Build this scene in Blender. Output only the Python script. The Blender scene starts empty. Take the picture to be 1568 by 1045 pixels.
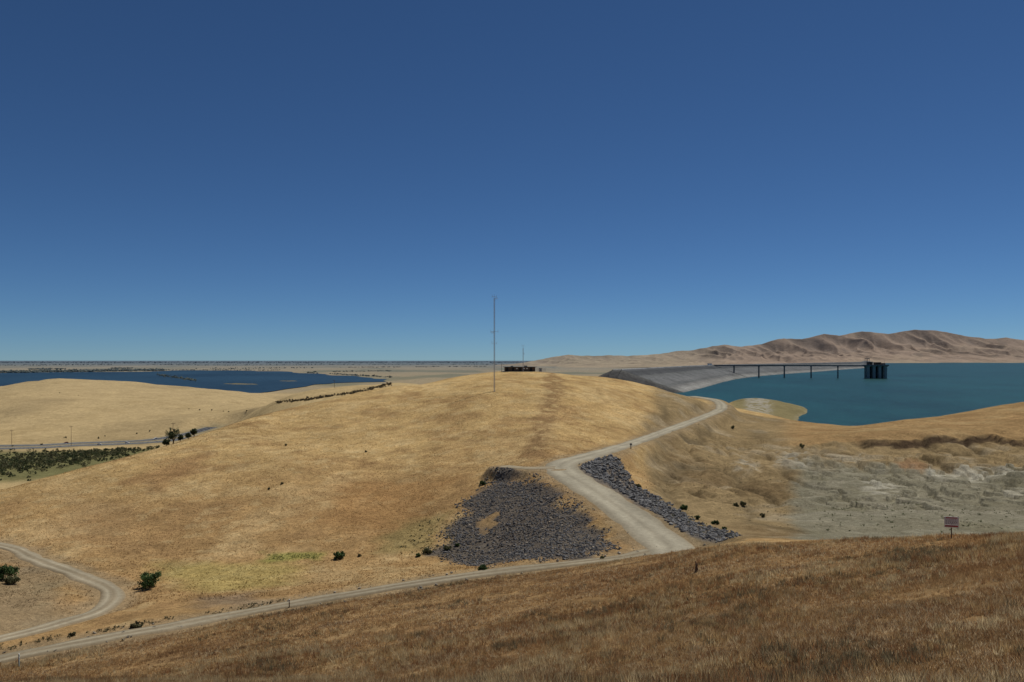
import bpy, bmesh, math
import numpy as np
from mathutils import Vector

# ---------------------------------------------------------------- image frame
F=1220.0; CX=784.0; HY=551.0      # image pixels: focal length, centre column, horizon row; camera at the origin
rng=np.random.default_rng(7)
S=bpy.context.scene

def ss(a,b,x):
    t=np.clip((x-a)/(b-a),0,1); return t*t*(3-2*t)
def vnoise(x,y,seed=0):
    x=np.asarray(x,float); y=np.asarray(y,float)
    xi=np.floor(x).astype(np.int64); yi=np.floor(y).astype(np.int64)
    fx=x-xi; fy=y-yi; fx=fx*fx*(3-2*fx); fy=fy*fy*(3-2*fy)
    M=np.uint64(0xffffffff); sd=np.uint64(seed*97531+12345)
    def h(a,b):
        n=(a.astype(np.uint64)*np.uint64(374761393)+b.astype(np.uint64)*np.uint64(668265263)+sd)&M
        n=((n^(n>>np.uint64(13)))*np.uint64(1274126177))&M
        n=((n^(n>>np.uint64(15)))*np.uint64(2246822519))&M
        n=n^(n>>np.uint64(16))
        return n.astype(float)/4294967295.0
    a=h(xi,yi); b=h(xi+1,yi); c=h(xi,yi+1); d=h(xi+1,yi+1)
    return ((a*(1-fx)+b*fx)*(1-fy)+(c*(1-fx)+d*fx)*fy)*2-1
def fbm(x,y,seed=0,o=4):
    s=0;a=1;t=0
    for i in range(o):
        s=s+a*vnoise(x*2**i+i*17.3,y*2**i-i*9.1,seed+i); t+=a; a*=.5
    return s/t

# ---------------------------------------------------------------- terrain profile lines
L=[
 [(-500,2,-2.0),(2100,2,-2.0)],
 [(-500,92,-36),(0,84,1045),(400,62,1045),(784,42,1045),(1200,30,1045),(1568,22,1045),(2100,17,-7)],
 [(-500,100,-36.5),(0,88,1030),(400,85,985),(784,70,960),(1200,52,940),(1568,40,930),(2100,32,-10)],
 [(-500,104,-37),(0,90.5,1023),(230,100,975),(450,109,934),(700,113,890),(930,113,862),(1040,108,846),(1130,100,833),(1300,92,826),(1457,78,823),(1568,75,818),(2100,60,-12)],
 [(-500,112,-37.5),(0,97,995),(230,106,955),(450,115,917),(700,118,877),(850,119,861),(930,121,850),(1040,128,838),(1130,138,818),(1300,145,822),(1457,140,823),(1568,140,820),(2100,130,-31)],
 [(-500,135,-38),(0,135,893),(230,135,893),(450,140,880),(600,148,858),(740,143,867),(850,145,812),(930,140,822),(1040,145,815),(1130,165,800),(1300,185,775),(1457,190,770),(1568,190,770),(2100,190,-33)],
 [(-500,175,-38),(0,175,810),(230,165,830),(450,180,790),(600,185,780),(740,175,770),(850,178,738),(930,170,760),(1040,185,770),(1130,210,750),(1300,230,735),(1457,235,735),(1568,240,728),(2100,240,-34)],
 [(-500,195,-38),(0,195,770),(230,205,745),(450,225,710),(600,235,700),(740,215,712),(850,200,706),(930,225,698),(1040,260,700),(1130,280,700),(1300,300,685),(1457,300,682),(1568,300,682),(2100,300,-32)],
 [(-500,215,-40),(0,215,752),(230,245,688),(350,270,660),(450,290,655),(600,290,645),(740,275,640),(850,275,640),(930,280,655),(1040,300,660),(1130,330,672),(1300,312,666),(1457,312,663),(1568,312,661),(2100,312,-26)],
 [(-500,240,-46),(0,235,758),(230,262,692),(350,300,646),(450,340,618),(600,370,590),(740,350,584),(850,350,584),(930,360,596),(1040,400,603),(1085,420,616),(1130,420,632),(1180,440,640),(1230,420,648),(1300,400,653),(1457,420,633),(1568,420,612),(2100,420,-10)],
 [(-500,330,-80),(0,330,-70),(230,330,-50),(350,370,-42),(450,410,-35),(600,430,-20),(680,405,579),(740,410,567.5),(800,410,567),(850,405,570),(930,425,577),(1000,440,591),(1040,450,-20),(1085,480,-27),(1130,520,622),(1180,530,630),(1230,500,-41.5),(1300,450,-42),(1457,490,-44),(1568,490,-42),(2100,500,-30)],
 [(-500,600,-95),(0,600,-95),(230,600,-88),(350,600,-80),(450,600,-60),(600,600,-50),(740,600,-40),(850,600,-32),(980,600,-30),(1040,640,-45),(1085,650,-46),(1130,700,609),(1180,700,611),(1230,650,-38.5),(1275,640,-50),(2100,640,-50)],
 [(-500,870,-95),(0,870,-95),(230,900,-93),(350,800,-80),(400,760,-50),(450,740,-37),(600,740,-28),(740,740,-30),(850,800,-35),(980,800,-30),(1060,850,-48),(2100,850,-50)],
 [(-500,1050,-94),(0,1050,-93),(230,1050,-90),(350,1000,-78),(380,900,634),(430,880,606),(480,860,590),(540,860,586),(620,860,584),(740,900,-40),(850,1000,-60),(940,1000,-32),(1060,1100,-50),(2100,1100,-50)],
 [(-500,1500,-80),(0,1500,600),(80,1500,597),(230,1500,605),(350,1500,612),(450,1300,-85),(600,1300,-85),(940,1400,-95),(1000,1400,-95),(1060,1400,-50),(2100,1400,-50)],
 [(-500,1900,-80),(0,1900,594),(40,1900,585),(80,1900,577),(200,1900,582),(330,1900,596),(400,1900,-84),(500,1900,-93),(1060,1900,-95),(1120,1900,-50),(2100,1900,-50)],
 [(-500,2300,-96.5),(1130,2300,-96.5),(1200,2300,-50),(2100,2300,-50)],
 [(-500,5200,-95),(1300,5200,-95),(1350,5200,-50),(2100,5200,-50)],
 [(-500,9300,-95),(1350,9300,-95),(1390,9300,-50),(2100,9300,-50)],
 [(-500,10500,-95),(2100,10500,-95)],
 [(-500,70000,-95),(2100,70000,-95)],
]
u_g=np.arange(-1.1,1.1001,.004); l_g=np.arange(math.log(2),math.log(70000)+.01,.008); d_g=np.exp(l_g)
pxs=CX+F*u_g
Dd=[];Zz=[]
for ln in L:
    a=np.array([(p,d,(-(v-HY)/F*d if v>0 else v)) for p,d,v in ln],float)
    Dd.append(np.interp(pxs,a[:,0],a[:,1])); Zz.append(np.interp(pxs,a[:,0],a[:,2]))
Dd=np.array(Dd);Zz=np.array(Zz)
G=np.empty((len(u_g),len(l_g)))
for i in range(len(u_g)): G[i]=np.interp(d_g,Dd[:,i],Zz[:,i])
def blur(A,sig,axis):
    r=int(3*sig); k=np.exp(-np.arange(-r,r+1)**2/(2*sig*sig)); k/=k.sum()
    P=np.pad(A,[(r,r) if ax==axis else (0,0) for ax in (0,1)],mode='edge')
    o=np.zeros_like(A)
    for j,w in enumerate(k):
        sl=[slice(None),slice(None)]; sl[axis]=slice(j,j+A.shape[axis]); o+=w*P[tuple(sl)]
    return o
G=blur(blur(G,2.6,1),3.0,0)
def base_z(x,y):
    yc=np.maximum(y,2.0); u=np.clip(x/yc,-1.099,1.099)
    fi=(u-u_g[0])/.004; fj=np.clip((np.log(yc)-l_g[0])/.008,0,len(l_g)-1.001)
    i=np.clip(fi.astype(int),0,len(u_g)-2); j=fj.astype(int); a=fi-i;b=fj-j
    z=(G[i,j]*(1-a)+G[i+1,j]*a)*(1-b)+(G[i,j+1]*(1-a)+G[i+1,j+1]*a)*b
    return z+np.where(y<2,(2-y)*.12,0)

# ---------------------------------------------------------------- roads
def W(px,v,d):
    z=-(v-HY)/F*d if v>0 else v
    return ((px-CX)/F*d,d,z)
def catmull(P,step):
    P=[np.array(p,float) for p in P]; P=[2*P[0]-P[1]]+P+[2*P[-1]-P[-2]]
    out=[]
    for i in range(1,len(P)-2):
        n=max(2,int(np.linalg.norm(P[i+1]-P[i])/step))
        for k in range(n):
            t=k/n
            out.append(.5*((2*P[i])+(P[i+1]-P[i-1])*t+(2*P[i-1]-5*P[i]+4*P[i+1]-P[i+2])*t*t+(3*P[i]-P[i-1]-3*P[i+1]+P[i+2])*t**3))
    out.append(P[-2]); return np.array(out)
main_rd=[W(*p) for p in [(-250,1075,90),(0,1009,94),(230,964,103),(450,924,113),(700,883,117),(930,856,121),(1000,844,126)]]
grav_rd=[W(*p) for p in [(1035,850,123),(1020,833,130),(990,808,140),(945,775,155),(900,745,170),(866,724,184),(862,710,197),(905,697,215),(966,679,250),(1030,656,305),(1078,638,360),(1105,625,410),(1095,613,445),(1060,607,480)]]
spur_rd=[W(*p) for p in [(850,716,190),(810,717,191),(770,714,197)]]
loop_rd=[W(*p) for p in [(-160,812,176),(0,835,162),(60,858,150),(130,884,138),(172,905,130),(160,930,121),(100,952,114),(0,978,106),(-150,1010,100)]]
hwy=[W(*p) for p in [(-450,-93.4,830),(0,-93.4,850),(120,-93.4,880),(230,-92.6,905),(300,-91,970),(340,-90,1060)]]
ROADS=[(catmull(main_rd,3),1.75,5),(catmull(grav_rd,3),4.4,6),(catmull(spur_rd,3),2.2,3),(catmull(loop_rd,3),1.9,5),(catmull(hwy,15),26,30)]
def wvar(k,y):
    if k==1: return np.interp(y,[122,150,190,250,460],[4.3,4.3,4.3,3.2,3.2])
    return np.full_like(np.asarray(y,float),ROADS[k][1])
def polydist(x,y,P):
    best=np.full(x.shape,1e9); zz=np.zeros(x.shape)
    for a,b in zip(P[:-1],P[1:]):
        dx,dy=b[0]-a[0],b[1]-a[1]; l2=dx*dx+dy*dy+1e-9
        t=np.clip(((x-a[0])*dx+(y-a[1])*dy)/l2,0,1)
        q=(x-a[0]-t*dx)**2+(y-a[1]-t*dy)**2
        m=q<best; best=np.where(m,q,best); zz=np.where(m,a[2]+t*(b[2]-a[2]),zz)
    return np.sqrt(best),zz
def road_near(x,y,k,marg):
    P=ROADS[k][0]
    m=(x>P[:,0].min()-marg)&(x<P[:,0].max()+marg)&(y>P[:,1].min()-marg)&(y<P[:,1].max()+marg)
    D=np.full(x.shape,1e6); Z=np.zeros(x.shape)
    if m.any():
        D[m],Z[m]=polydist(x[m],y[m],P)
    return D,Z
def scarp_d(x,y):
    u=x/np.maximum(y,2)
    return 306+4*fbm(x/34,x*0+3,41,3)+2.0*fbm(x/7,y/7,42,2)-16*ss(.58,.75,u)
def terrain_z(x,y):
    x=np.asarray(x,float); y=np.asarray(y,float)
    z=base_z(x,y)
    yc=np.maximum(y,2); u=x/yc; px=CX+F*u
    w=np.clip(yc/300,.18,1)*ss(3000,1500,yc)
    n=.8*vnoise(x/55,y/55,1)+.4*vnoise(x/18,y/18,2)+.2*vnoise(x/6.5,y/6.5,3)
    z=z+w*n+.07*vnoise(x/1.9,y/1.9,4)*ss(500,300,yc)
    # eroded gullies in the cut slopes right of the gravel road
    mq=ss(970,1040,px)*ss(165,200,yc)*ss(325,295,yc)
    wx=x+6*vnoise(x/22,y/22,11)
    z=z-mq*(2.4*(1-np.abs(vnoise(wx/15,y/34,12)))**3+1.3*(1-np.abs(vnoise(wx/5.5,y/14,13)))**3-.9)
    z=z+mq*(.8*fbm(x/3.0,y/3.0,14,2)+1.2*fbm(x/10,y/10,15,2))
    # terraced benches in the pit floor
    mb=ss(1180,1280,px)*ss(150,175,yc)*ss(300,280,yc); zb=z+.6*fbm(x/14,y/14,16,2)
    z=z+mb*.7*(np.round(zb/1.4)*1.4-zb)
    # small eroded cut bank on the right
    sd=scarp_d(x,y); ms=ss(1280,1330,px)*ss(700,500,x)
    t=ss(-.5,1.4,sd-y); z=z-ms*2.3*t*np.exp(-np.maximum(sd-y,0)/24.0)
    # hummocky low hills in the valley
    mv=ss(520,700,yc)*ss(2300,2000,yc)*ss(1000,700,px)*ss(-93.5,-86,z)
    z=z+mv*(5*fbm(x/260,y/260,21,3)+4.5*(np.abs(vnoise(x/90,y/90,22))-.5))
    # rock mound beside the road
    z=z+2.6*np.exp(-(((x-23.5)/6)**2+((y-194)/9)**2))
    for k,(P,hw,bl) in enumerate(ROADS):
        D,Z=road_near(x,y,k,hw+bl+6)
        h=wvar(k,y)+.8
        t=1-ss(h,h+bl,D)
        z=z*(1-t)+(Z-.14)*t
    return z
def Gd(pts):
    """terrain point hit by the camera ray through each image pixel (px,py)"""
    dd=np.exp(np.linspace(math.log(12),math.log(60000),3000)); out=[]
    for px,py in pts:
        u=(px-CX)/F; s=(py-HY)/F
        zt=terrain_z(u*dd,dd); hit=np.nonzero(zt>=-s*dd)[0]
        d=dd[hit[0]] if len(hit) else 420.0
        out.append((u*d,d))
    return np.array(out)
def at(px,d):
    x=(px-CX)/F*d; return x,d,float(terrain_z(np.array([x]),np.array([float(d)]))[0])

# ---------------------------------------------------------------- mesh helpers
def mesh_np(name,V,Fc,mat=None,col=None,smooth=False,midx=None):
    V=np.asarray(V,np.float32); Fc=np.asarray(Fc,np.int32)
    me=bpy.data.meshes.new(name); k=Fc.shape[1]; m=len(Fc)
    me.vertices.add(len(V)); me.vertices.foreach_set('co',V.ravel())
    me.loops.add(m*k); me.loops.foreach_set('vertex_index',Fc.ravel())
    me.polygons.add(m); me.polygons.foreach_set('loop_start',np.arange(0,m*k,k,dtype=np.int32))
    me.polygons.foreach_set('use_smooth',np.full(m,smooth))
    if midx is not None: me.polygons.foreach_set('material_index',np.asarray(midx,np.int32))
    me.update(calc_edges=True)
    if col is not None:
        c=np.ones((len(V),4),np.float32); c[:,:3]=col
        a=me.color_attributes.new('Col','FLOAT_COLOR','POINT'); a.data.foreach_set('color',c.ravel())
    ob=bpy.data.objects.new(name,me); S.collection.objects.link(ob)
    if mat:
        for mm in (mat if isinstance(mat,(list,tuple)) else [mat]): me.materials.append(mm)
    return ob
class MB:
    def __init__(s): s.v=[];s.f=[];s.m=[]
    def add(s,v,f,m=0):
        o=len(s.v); s.v+= [tuple(map(float,q)) for q in v]; s.f+=[tuple(o+i for i in q) for q in f]; s.m+=[m]*len(f)
    def box(s,c,d,m=0,rz=0):
        x,y,z=[q/2 for q in d]; cr,sr=math.cos(rz),math.sin(rz)
        v=[]
        for a in((-x,-y,-z),(x,-y,-z),(x,y,-z),(-x,y,-z),(-x,-y,z),(x,-y,z),(x,y,z),(-x,y,z)):
            v.append((c[0]+a[0]*cr-a[1]*sr,c[1]+a[0]*sr+a[1]*cr,c[2]+a[2]))
        s.add(v,[(0,3,2,1),(4,5,6,7),(0,1,5,4),(1,2,6,5),(2,3,7,6),(3,0,4,7)],m)
    def tube(s,a,b,r0,r1=None,n=8,m=0):
        r1=r0 if r1 is None else r1
        a=Vector(a);b=Vector(b);d=(b-a).normalized(); q=d.orthogonal().normalized(); w=d.cross(q)
        v=[]
        for p,r in((a,r0),(b,r1)):
            for i in range(n):
                t=2*math.pi*i/n; v.append(p+q*(math.cos(t)*r)+w*(math.sin(t)*r))
        f=[(i,(i+1)%n,n+(i+1)%n,n+i) for i in range(n)]+[tuple(range(n-1,-1,-1)),tuple(range(n,2*n))]
        s.add(v,f,m)
    def obj(s,name,mats,loc=(0,0,0),rz=0,parent=None):
        me=bpy.data.meshes.new(name); me.from_pydata(s.v,[],s.f); me.update()
        for mm in mats: me.materials.append(mm)
        me.polygons.foreach_set('material_index',s.m)
        ob=bpy.data.objects.new(name,me); S.collection.objects.link(ob); ob.location=loc; ob.rotation_euler=(0,0,rz)
        if parent: ob.parent=parent
        return ob

# ---------------------------------------------------------------- materials
def mat_base(name,rough=.9,spec=.1):
    m=bpy.data.materials.new(name); m.use_nodes=True; nt=m.node_tree; b=nt.nodes['Principled BSDF']
    b.inputs['Roughness'].default_value=rough; b.inputs['Specular IOR Level'].default_value=spec
    return m,nt,b
def nz(nt,scale,detail=4,rough=.6,vec=None):
    n=nt.nodes.new('ShaderNodeTexNoise'); n.inputs['Scale'].default_value=scale; n.inputs['Detail'].default_value=detail; n.inputs['Roughness'].default_value=rough
    if vec: nt.links.new(vec,n.inputs['Vector'])
    return n.outputs['Fac']
def mr(nt,src,a,b,c,d):
    n=nt.nodes.new('ShaderNodeMapRange'); nt.links.new(src,n.inputs[0])
    for i,q in enumerate((a,b,c,d)): n.inputs[i+1].default_value=q
    return n.outputs[0]
def mul(nt,a,b):
    n=nt.nodes.new('ShaderNodeMath'); n.operation='MULTIPLY'; nt.links.new(a,n.inputs[0]); nt.links.new(b,n.inputs[1]); return n.outputs[0]
def vcol_mat(name,scales,amps,bump=.3,bscale=2.0,rough=1,spec=.0,bdist=.3,trans=0):
    m,nt,b=mat_base(name,rough,spec)
    g=nt.nodes.new('ShaderNodeNewGeometry').outputs['Position']
    at_=nt.nodes.new('ShaderNodeAttribute'); at_.attribute_name='Col'
    f=None
    for s,a in zip(scales,amps):
        v=mr(nt,nz(nt,s,5,.65,g),.3,.7,1-a,1+a)
        f=v if f is None else mul(nt,f,v)
    sc=nt.nodes.new('ShaderNodeVectorMath'); sc.operation='SCALE'
    nt.links.new(at_.outputs['Color'],sc.inputs[0]); nt.links.new(f,sc.inputs['Scale'])
    nt.links.new(sc.outputs[0],b.inputs['Base Color'])
    if bump:
        bm=nt.nodes.new('ShaderNodeBump'); bm.inputs['Strength'].default_value=bump; bm.inputs['Distance'].default_value=bdist
        nt.links.new(nz(nt,bscale,6,.7,g),bm.inputs['Height']); nt.links.new(bm.outputs[0],b.inputs['Normal'])
    if trans:
        tr=nt.nodes.new('ShaderNodeBsdfTranslucent'); nt.links.new(sc.outputs[0],tr.inputs[0])
        mx=nt.nodes.new('ShaderNodeMixShader'); mx.inputs[0].default_value=trans
        nt.links.new(b.outputs[0],mx.inputs[1]); nt.links.new(tr.outputs[0],mx.inputs[2])
        nt.links.new(mx.outputs[0],nt.nodes['Material Output'].inputs[0])
    return m
M_ground=vcol_mat('ground_soil_grass',[.035,.22,1.1,4.5],[.12,.22,.26,.25],.7,1.4,bdist=.7)
M_road=vcol_mat('gravel_surface',[.15,1.2,7],[.10,.12,.14],.3,5,bdist=.08)
M_rock=vcol_mat('dark_rock',[.6,4],[.2,.3],.4,4,rough=.85,spec=.2)
M_grass=vcol_mat('dry_grass_blades',[.3],[.12],0,trans=.5)
M_leaf=vcol_mat('leaf_foliage',[.6],[.2],0,spec=.15,rough=.7,trans=.25)
M_far=vcol_mat('far_hill_grass',[.0011,.006,.03],[.12,.14,.10],.45,.012,bdist=30)
M_dam=vcol_mat('dam_rockfill',[.01,.06,.3],[.12,.2,.3],.6,.2,bdist=2.5)
def plain(name,col,rough=.7,spec=.2,var=.2,scale=3,metal=0):
    m,nt,b=mat_base(name,rough,spec)
    tc=nt.nodes.new('ShaderNodeTexCoord').outputs['Object']
    n=nz(nt,scale,4,.6,tc)
    cr=nt.nodes.new('ShaderNodeValToRGB'); nt.links.new(n,cr.inputs[0])
    cr.color_ramp.elements[0].position=.3; cr.color_ramp.elements[1].position=.7
    cr.color_ramp.elements[0].color=(*[c*(1-var) for c in col],1); cr.color_ramp.elements[1].color=(*[min(1,c*(1+var)) for c in col],1)
    nt.links.new(cr.outputs[0],b.inputs['Base Color']); b.inputs['Metallic'].default_value=metal
    return m
M_bark=plain('bark',(.12,.09,.06),.9,.1)
M_conc=plain('concrete',(.33,.33,.31),.8,.2,.15,.15)
M_concd=plain('weathered_concrete',(.15,.16,.16),.85,.2,.25,.15)
M_steel=plain('galvanised_steel',(.42,.43,.44),.5,.4,.1,1,.3)
M_dark=plain('dark_opening',(.03,.03,.03),.8,.1)
M_brown=plain('brown_siding',(.13,.09,.065),.8,.1,.2,.8)
M_white=plain('white_paint',(.75,.75,.72),.6,.3,.06,4)
M_red=plain('red_paint',(.5,.04,.04),.6,.3,.1,6)
M_wood=plain('weathered_wood',(.16,.11,.075),.95,.1,.3,6)
M_blk=plain('black_rubber',(.03,.03,.03),.8,.2)
M_glass=plain('car_glass',(.03,.04,.05),.1,.5)
def water(name,col,bsc,rough,bstr,spec,vs=.004):
    m,nt,b=mat_base(name,rough,spec)
    g=nt.nodes.new('ShaderNodeNewGeometry').outputs['Position']
    mp=nt.nodes.new('ShaderNodeMapping'); mp.inputs['Scale'].default_value=(1,.45,1); mp.inputs['Rotation'].default_value=(0,0,.5); nt.links.new(g,mp.inputs[0])
    f=mul(nt,mr(nt,nz(nt,vs,5,.65,mp.outputs[0]),.32,.7,.68,1.3),mr(nt,nz(nt,.09,4,.75,mp.outputs[0]),.3,.7,.72,1.28))
    sc=nt.nodes.new('ShaderNodeVectorMath'); sc.operation='SCALE'; sc.inputs[0].default_value=col; nt.links.new(f,sc.inputs['Scale'])
    nt.links.new(sc.outputs[0],b.inputs['Base Color']); b.inputs['IOR'].default_value=1.33
    bm=nt.nodes.new('ShaderNodeBump'); bm.inputs['Strength'].default_value=bstr; bm.inputs['Distance'].default_value=1.2
    nt.links.new(nz(nt,bsc,6,.7,mp.outputs[0]),bm.inputs['Height']); nt.links.new(bm.outputs[0],b.inputs['Normal'])
    return m
M_res=water('reservoir_water_mat',(.010,.056,.054),.25,.35,.8,.12)
M_fore=water('forebay_water_mat',(.018,.042,.062),.2,.4,.6,.13,.0015)

# ---------------------------------------------------------------- colour regions
def polymask(x,y,P,soft,namp,nsc,seed):
    P=np.asarray(P); mg=soft+namp+2
    m=(x>P[:,0].min()-mg)&(x<P[:,0].max()+mg)&(y>P[:,1].min()-mg)&(y<P[:,1].max()+mg)
    out=np.zeros(x.shape)
    if not m.any(): return out
    X=x[m];Y=y[m]; best=np.full(X.shape,1e18); ins=np.zeros(X.shape,bool)
    n=len(P)
    for i in range(n):
        a=P[i];b=P[(i+1)%n]; dx,dy=b-a; l2=dx*dx+dy*dy+1e-9
        t=np.clip(((X-a[0])*dx+(Y-a[1])*dy)/l2,0,1)
        best=np.minimum(best,(X-a[0]-t*dx)**2+(Y-a[1]-t*dy)**2)
        if abs(dy)>1e-9:
            c=((a[1]>Y)!=(b[1]>Y))&(X<(b[0]-a[0])*(Y-a[1])/dy+a[0]); ins^=c
    sd=np.where(ins,1,-1)*np.sqrt(best)+namp*fbm(X/nsc,Y/nsc,seed,3)
    out[m]=ss(-soft,soft,sd); return out
rock1=[(764,718),(790,726),(835,750),(890,790),(935,845),(895,856),(830,861),(740,866),(690,858),(660,850),(680,828),(712,785),(738,747)]
rock2=[(872,722),(905,706),(935,699),(952,708),(962,735),(985,752),(1015,768),(1060,795),(1130,820),(1105,829),(1070,827),(1010,792),(945,755)]
GOLD=(.44,.30,.132); LOW=(.33,.205,.09); FORE=(.275,.172,.078); PALE=(.42,.31,.155)
HAZE=(.115,.155,.195)  # aerial haze tint, blended into base colours with distance
POLYS=[
 (rock1,(.10,.09,.08),1.5,4,5,.9),(rock2,(.12,.11,.10),1,2,4,.85),
 ([(728,800),(760,788),(772,800),(745,815)],(.30,.195,.09),1,2.5,3,.85),
 ([(200,738),(260,712),(320,695),(290,725),(235,750)],(.27,.155,.07),4,5,8,.65),
 ([(110,765),(210,785),(200,845),(100,830)],(.30,.19,.09),5,7,9,.5),
 ([(520,745),(690,735),(640,800),(560,830),(480,800)],(.31,.175,.07),6,8,12,.6),
 ([(400,847),(495,849),(490,858),(410,862)],(.24,.27,.06),1.5,2,4,.6),
 ([(230,862),(460,868),(440,895),(330,905),(240,885)],(.36,.30,.10),4,4,8,.55),
 ([(610,800),(700,780),(650,845),(560,850)],(.27,.215,.09),3,4,6,.7),
 ([(310,918),(400,905),(390,925),(300,935)],(.20,.155,.11),2,3,6,.6),
 ([(-100,880),(60,870),(90,890),(100,940),(60,960),(-100,990)],(.22,.175,.11),3,3,6,.65),
]
def ground_color(x,y,z):
    n=len(x); yc=np.maximum(y,2); u=x/yc; px=CX+F*u
    d3=np.interp(px,pxs,Dd[3])
    c=np.empty((n,3)); c[:]=GOLD
    def mix(mask,col):
        m=mask[:,None]; c[:]=c*(1-m)+np.array(col)*m
    big=fbm(x/45,y/45,51,4); mid=fbm(x/11,y/11,52,4); sm=fbm(x/3.2,y/3.2,53,3)
    mix(ss(250,170,yc+25*big)*.85,LOW)
    mix(ss(.05,.5,mid)*.4,(.51,.375,.19)); mix(ss(.05,.5,-mid)*.55,(.27,.165,.075)); mix(ss(.1,.5,-big)*.4,(.31,.195,.085))
    mix(ss(.05,.5,sm)*ss(-.2,.4,-big)*.45,(.23,.14,.065)); mix(ss(.1,.5,-sm)*.3,(.52,.40,.21))
    # right side open cut
    q=ss(975,1010,px+8*mid)*ss(d3+20,d3+28,yc)*ss(440,420,yc)
    q*=1-ss(.5,1.5,(1040-px)/40)*ss(300,340,yc)
    mix(q,(.255,.185,.095))
    mix(q*ss(.0,.45,mid)*.6,(.33,.27,.175)); mix(q*ss(.1,.5,-big-.4*sm)*.7,(.17,.115,.058))
    basin=ss(1200,1235,px+25*mid)*ss(268,250,yc+14*mid+.10*(1450-px)*-.3)*ss(d3+15,d3+25,yc)
    mix(basin,(.205,.187,.13)); mix(basin*ss(0,.5,sm+big)*.5,(.27,.242,.172)); mix(basin*ss(.05,.4,-mid+.3*sm)*.55,(.16,.144,.09))
    bands=np.sin(z*4.2+2.5*mid+1.2*sm); mix(basin*ss(.3,.9,bands)*.3,(.30,.268,.198)); mix(basin*ss(.3,.9,-bands)*.3,(.15,.128,.082))
    for a,b,y0,y1,o in((1420,1700,238,262,.8),(1325,1375,205,232,.7),(1180,1240,255,285,.6),(1130,1165,245,262,.5),(1540,1700,205,222,.5),(1250,1330,268,292,.45)):
        mk=ss(a-10,a+10,px+14*sm)*ss(b+10,b-10,px+14*sm)*ss(y0-5,y0+5,yc+7*mid)*ss(y1+5,y1-5,yc+7*mid)
        mix(mk*o*ss(-.25,.2,sm),(.40,.372,.29))
    rust=ss(1365,1380,px+10*sm)*ss(1425,1410,px+10*sm)*ss(254,258,yc+8*mid)*ss(270,264,yc+8*mid); mix(rust*.6,(.27,.14,.065))
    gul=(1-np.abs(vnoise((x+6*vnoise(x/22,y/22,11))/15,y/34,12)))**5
    mix(q*(1-basin)*gul*.75,(.13,.098,.055))  # gully shadows painted into the soil colour along the carved lines
    sd=scarp_d(x,y)
    bl=ss(1180,1230,px)*ss(-1,2,y-sd); mix(bl,(.30,.195,.09)); mix(bl*ss(0,.5,mid)*.6,(.36,.255,.125)); mix(bl*ss(.1,.5,-mid)*.5,(.23,.14,.066))
    sc=ss(1300,1345,px)*ss(-3.0,-1.2,y-sd+1.0*sm)*ss(1.0,-.2,y-sd+.8*sm); mix(sc*.85,(.08,.052,.034))  # scarp face away from the sun: shade painted as a dark band
    pe=ss(1105,1130,px)*ss(455,480,yc)*ss(1100,1000,yc); mix(pe,(.20,.168,.085)); 
    mix(pe*ss(1192,1176,px+20*sm)*ss(1135,1148,px)*ss(-.1,.25,sm+.15)*.75,(.33,.305,.25))
    sh=ss(-38.8,-39.8,z)*ss(950,1050,px)*ss(1300,900,yc)*ss(350,400,yc); mix(sh*.3,(.27,.235,.165))
    f=ss(d3+3,d3-1,yc+1.5*sm)
    st=fbm((x+y*.3)/9,(y-x*.3)/2.4,58,4)
    mix(f,FORE); mix(f*ss(0,.5,mid+.3*big)*.4,(.34,.235,.115)); mix(f*ss(.0,.45,-mid)*.6,(.19,.108,.05))
    mix(f*ss(.1,.5,st)*.25,(.36,.27,.145)); mix(f*ss(.05,.45,-st)*.55,(.15,.09,.045)); mix(f*ss(75,25,yc)*.4,(.16,.10,.05))
    v=ss(500,620,yc)*ss(960,900,px); mix(v,PALE); mix(v*ss(.05,.5,big)*.45,(.34,.245,.115)); mix(v*ss(.05,.45,fbm(x/160,y/160,55,3))*.55,(.29,.215,.11))
    cr=v*ss(320,250,px)*ss(600,640,yc)*ss(830,800,yc); mix(cr*.9,(.13,.13,.055))
    p=ss(2200,2500,yc)
    s1=fbm(x/900,y/1800,61,4); s2=fbm(x/350,y/1100,62,3)
    cc=np.empty((n,3)); cc[:]=(.31,.24,.135)
    def m2(mk,col): 
        cc[:]=cc*(1-mk[:,None])+np.array(col)*mk[:,None]
    m2(ss(.0,.35,s1)*.6,(.24,.19,.108)); m2(ss(.1,.4,s2)*.7,(.14,.14,.082)); m2(ss(10000,17000,yc)*.8,(.12,.12,.09)); m2(ss(.3,.5,-s2)*.35,(.36,.30,.20))
    c[:]=c*(1-p[:,None])+cc*p[:,None]
    P=FB; D=np.full(n,1e6); mm=(yc>190)&(yc<430)&(np.abs(x)<60)
    D[mm],_=polydist(x[mm],y[mm],P)
    mix(ss(6,2.5,D+3.5*mid+3*sm)*.75*ss(-.5,.3,sm+.2),(.22,.135,.066))
    for k in range(4):
        D,_=road_near(x,y,k,14)
        h=wvar(k,y)
        mix(ss(h+4,h+.3,D+1.5*mid+1.5*sm)*.7,(.26,.195,.115))
    D,_=road_near(x,y,4,60); mix(ss(34,26,D)*.8,(.23,.19,.11))
    for i,(P,col,so,na,ns,op) in enumerate(PW):
        mix(polymask(x,y,P,so,na,ns,70+i)*op,col)
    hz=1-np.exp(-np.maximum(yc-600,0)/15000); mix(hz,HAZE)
    return c
FB=np.array([(*Gd([p])[0],0) for p in [(846,584),(850,600),(838,625),(832,650),(822,680),(812,702)]])
FB=np.vstack([[FB[0][0]+2,405,0],FB])
PW=[(Gd(P),col,so,na,ns,op) for P,col,so,na,ns,op in POLYS]

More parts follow.
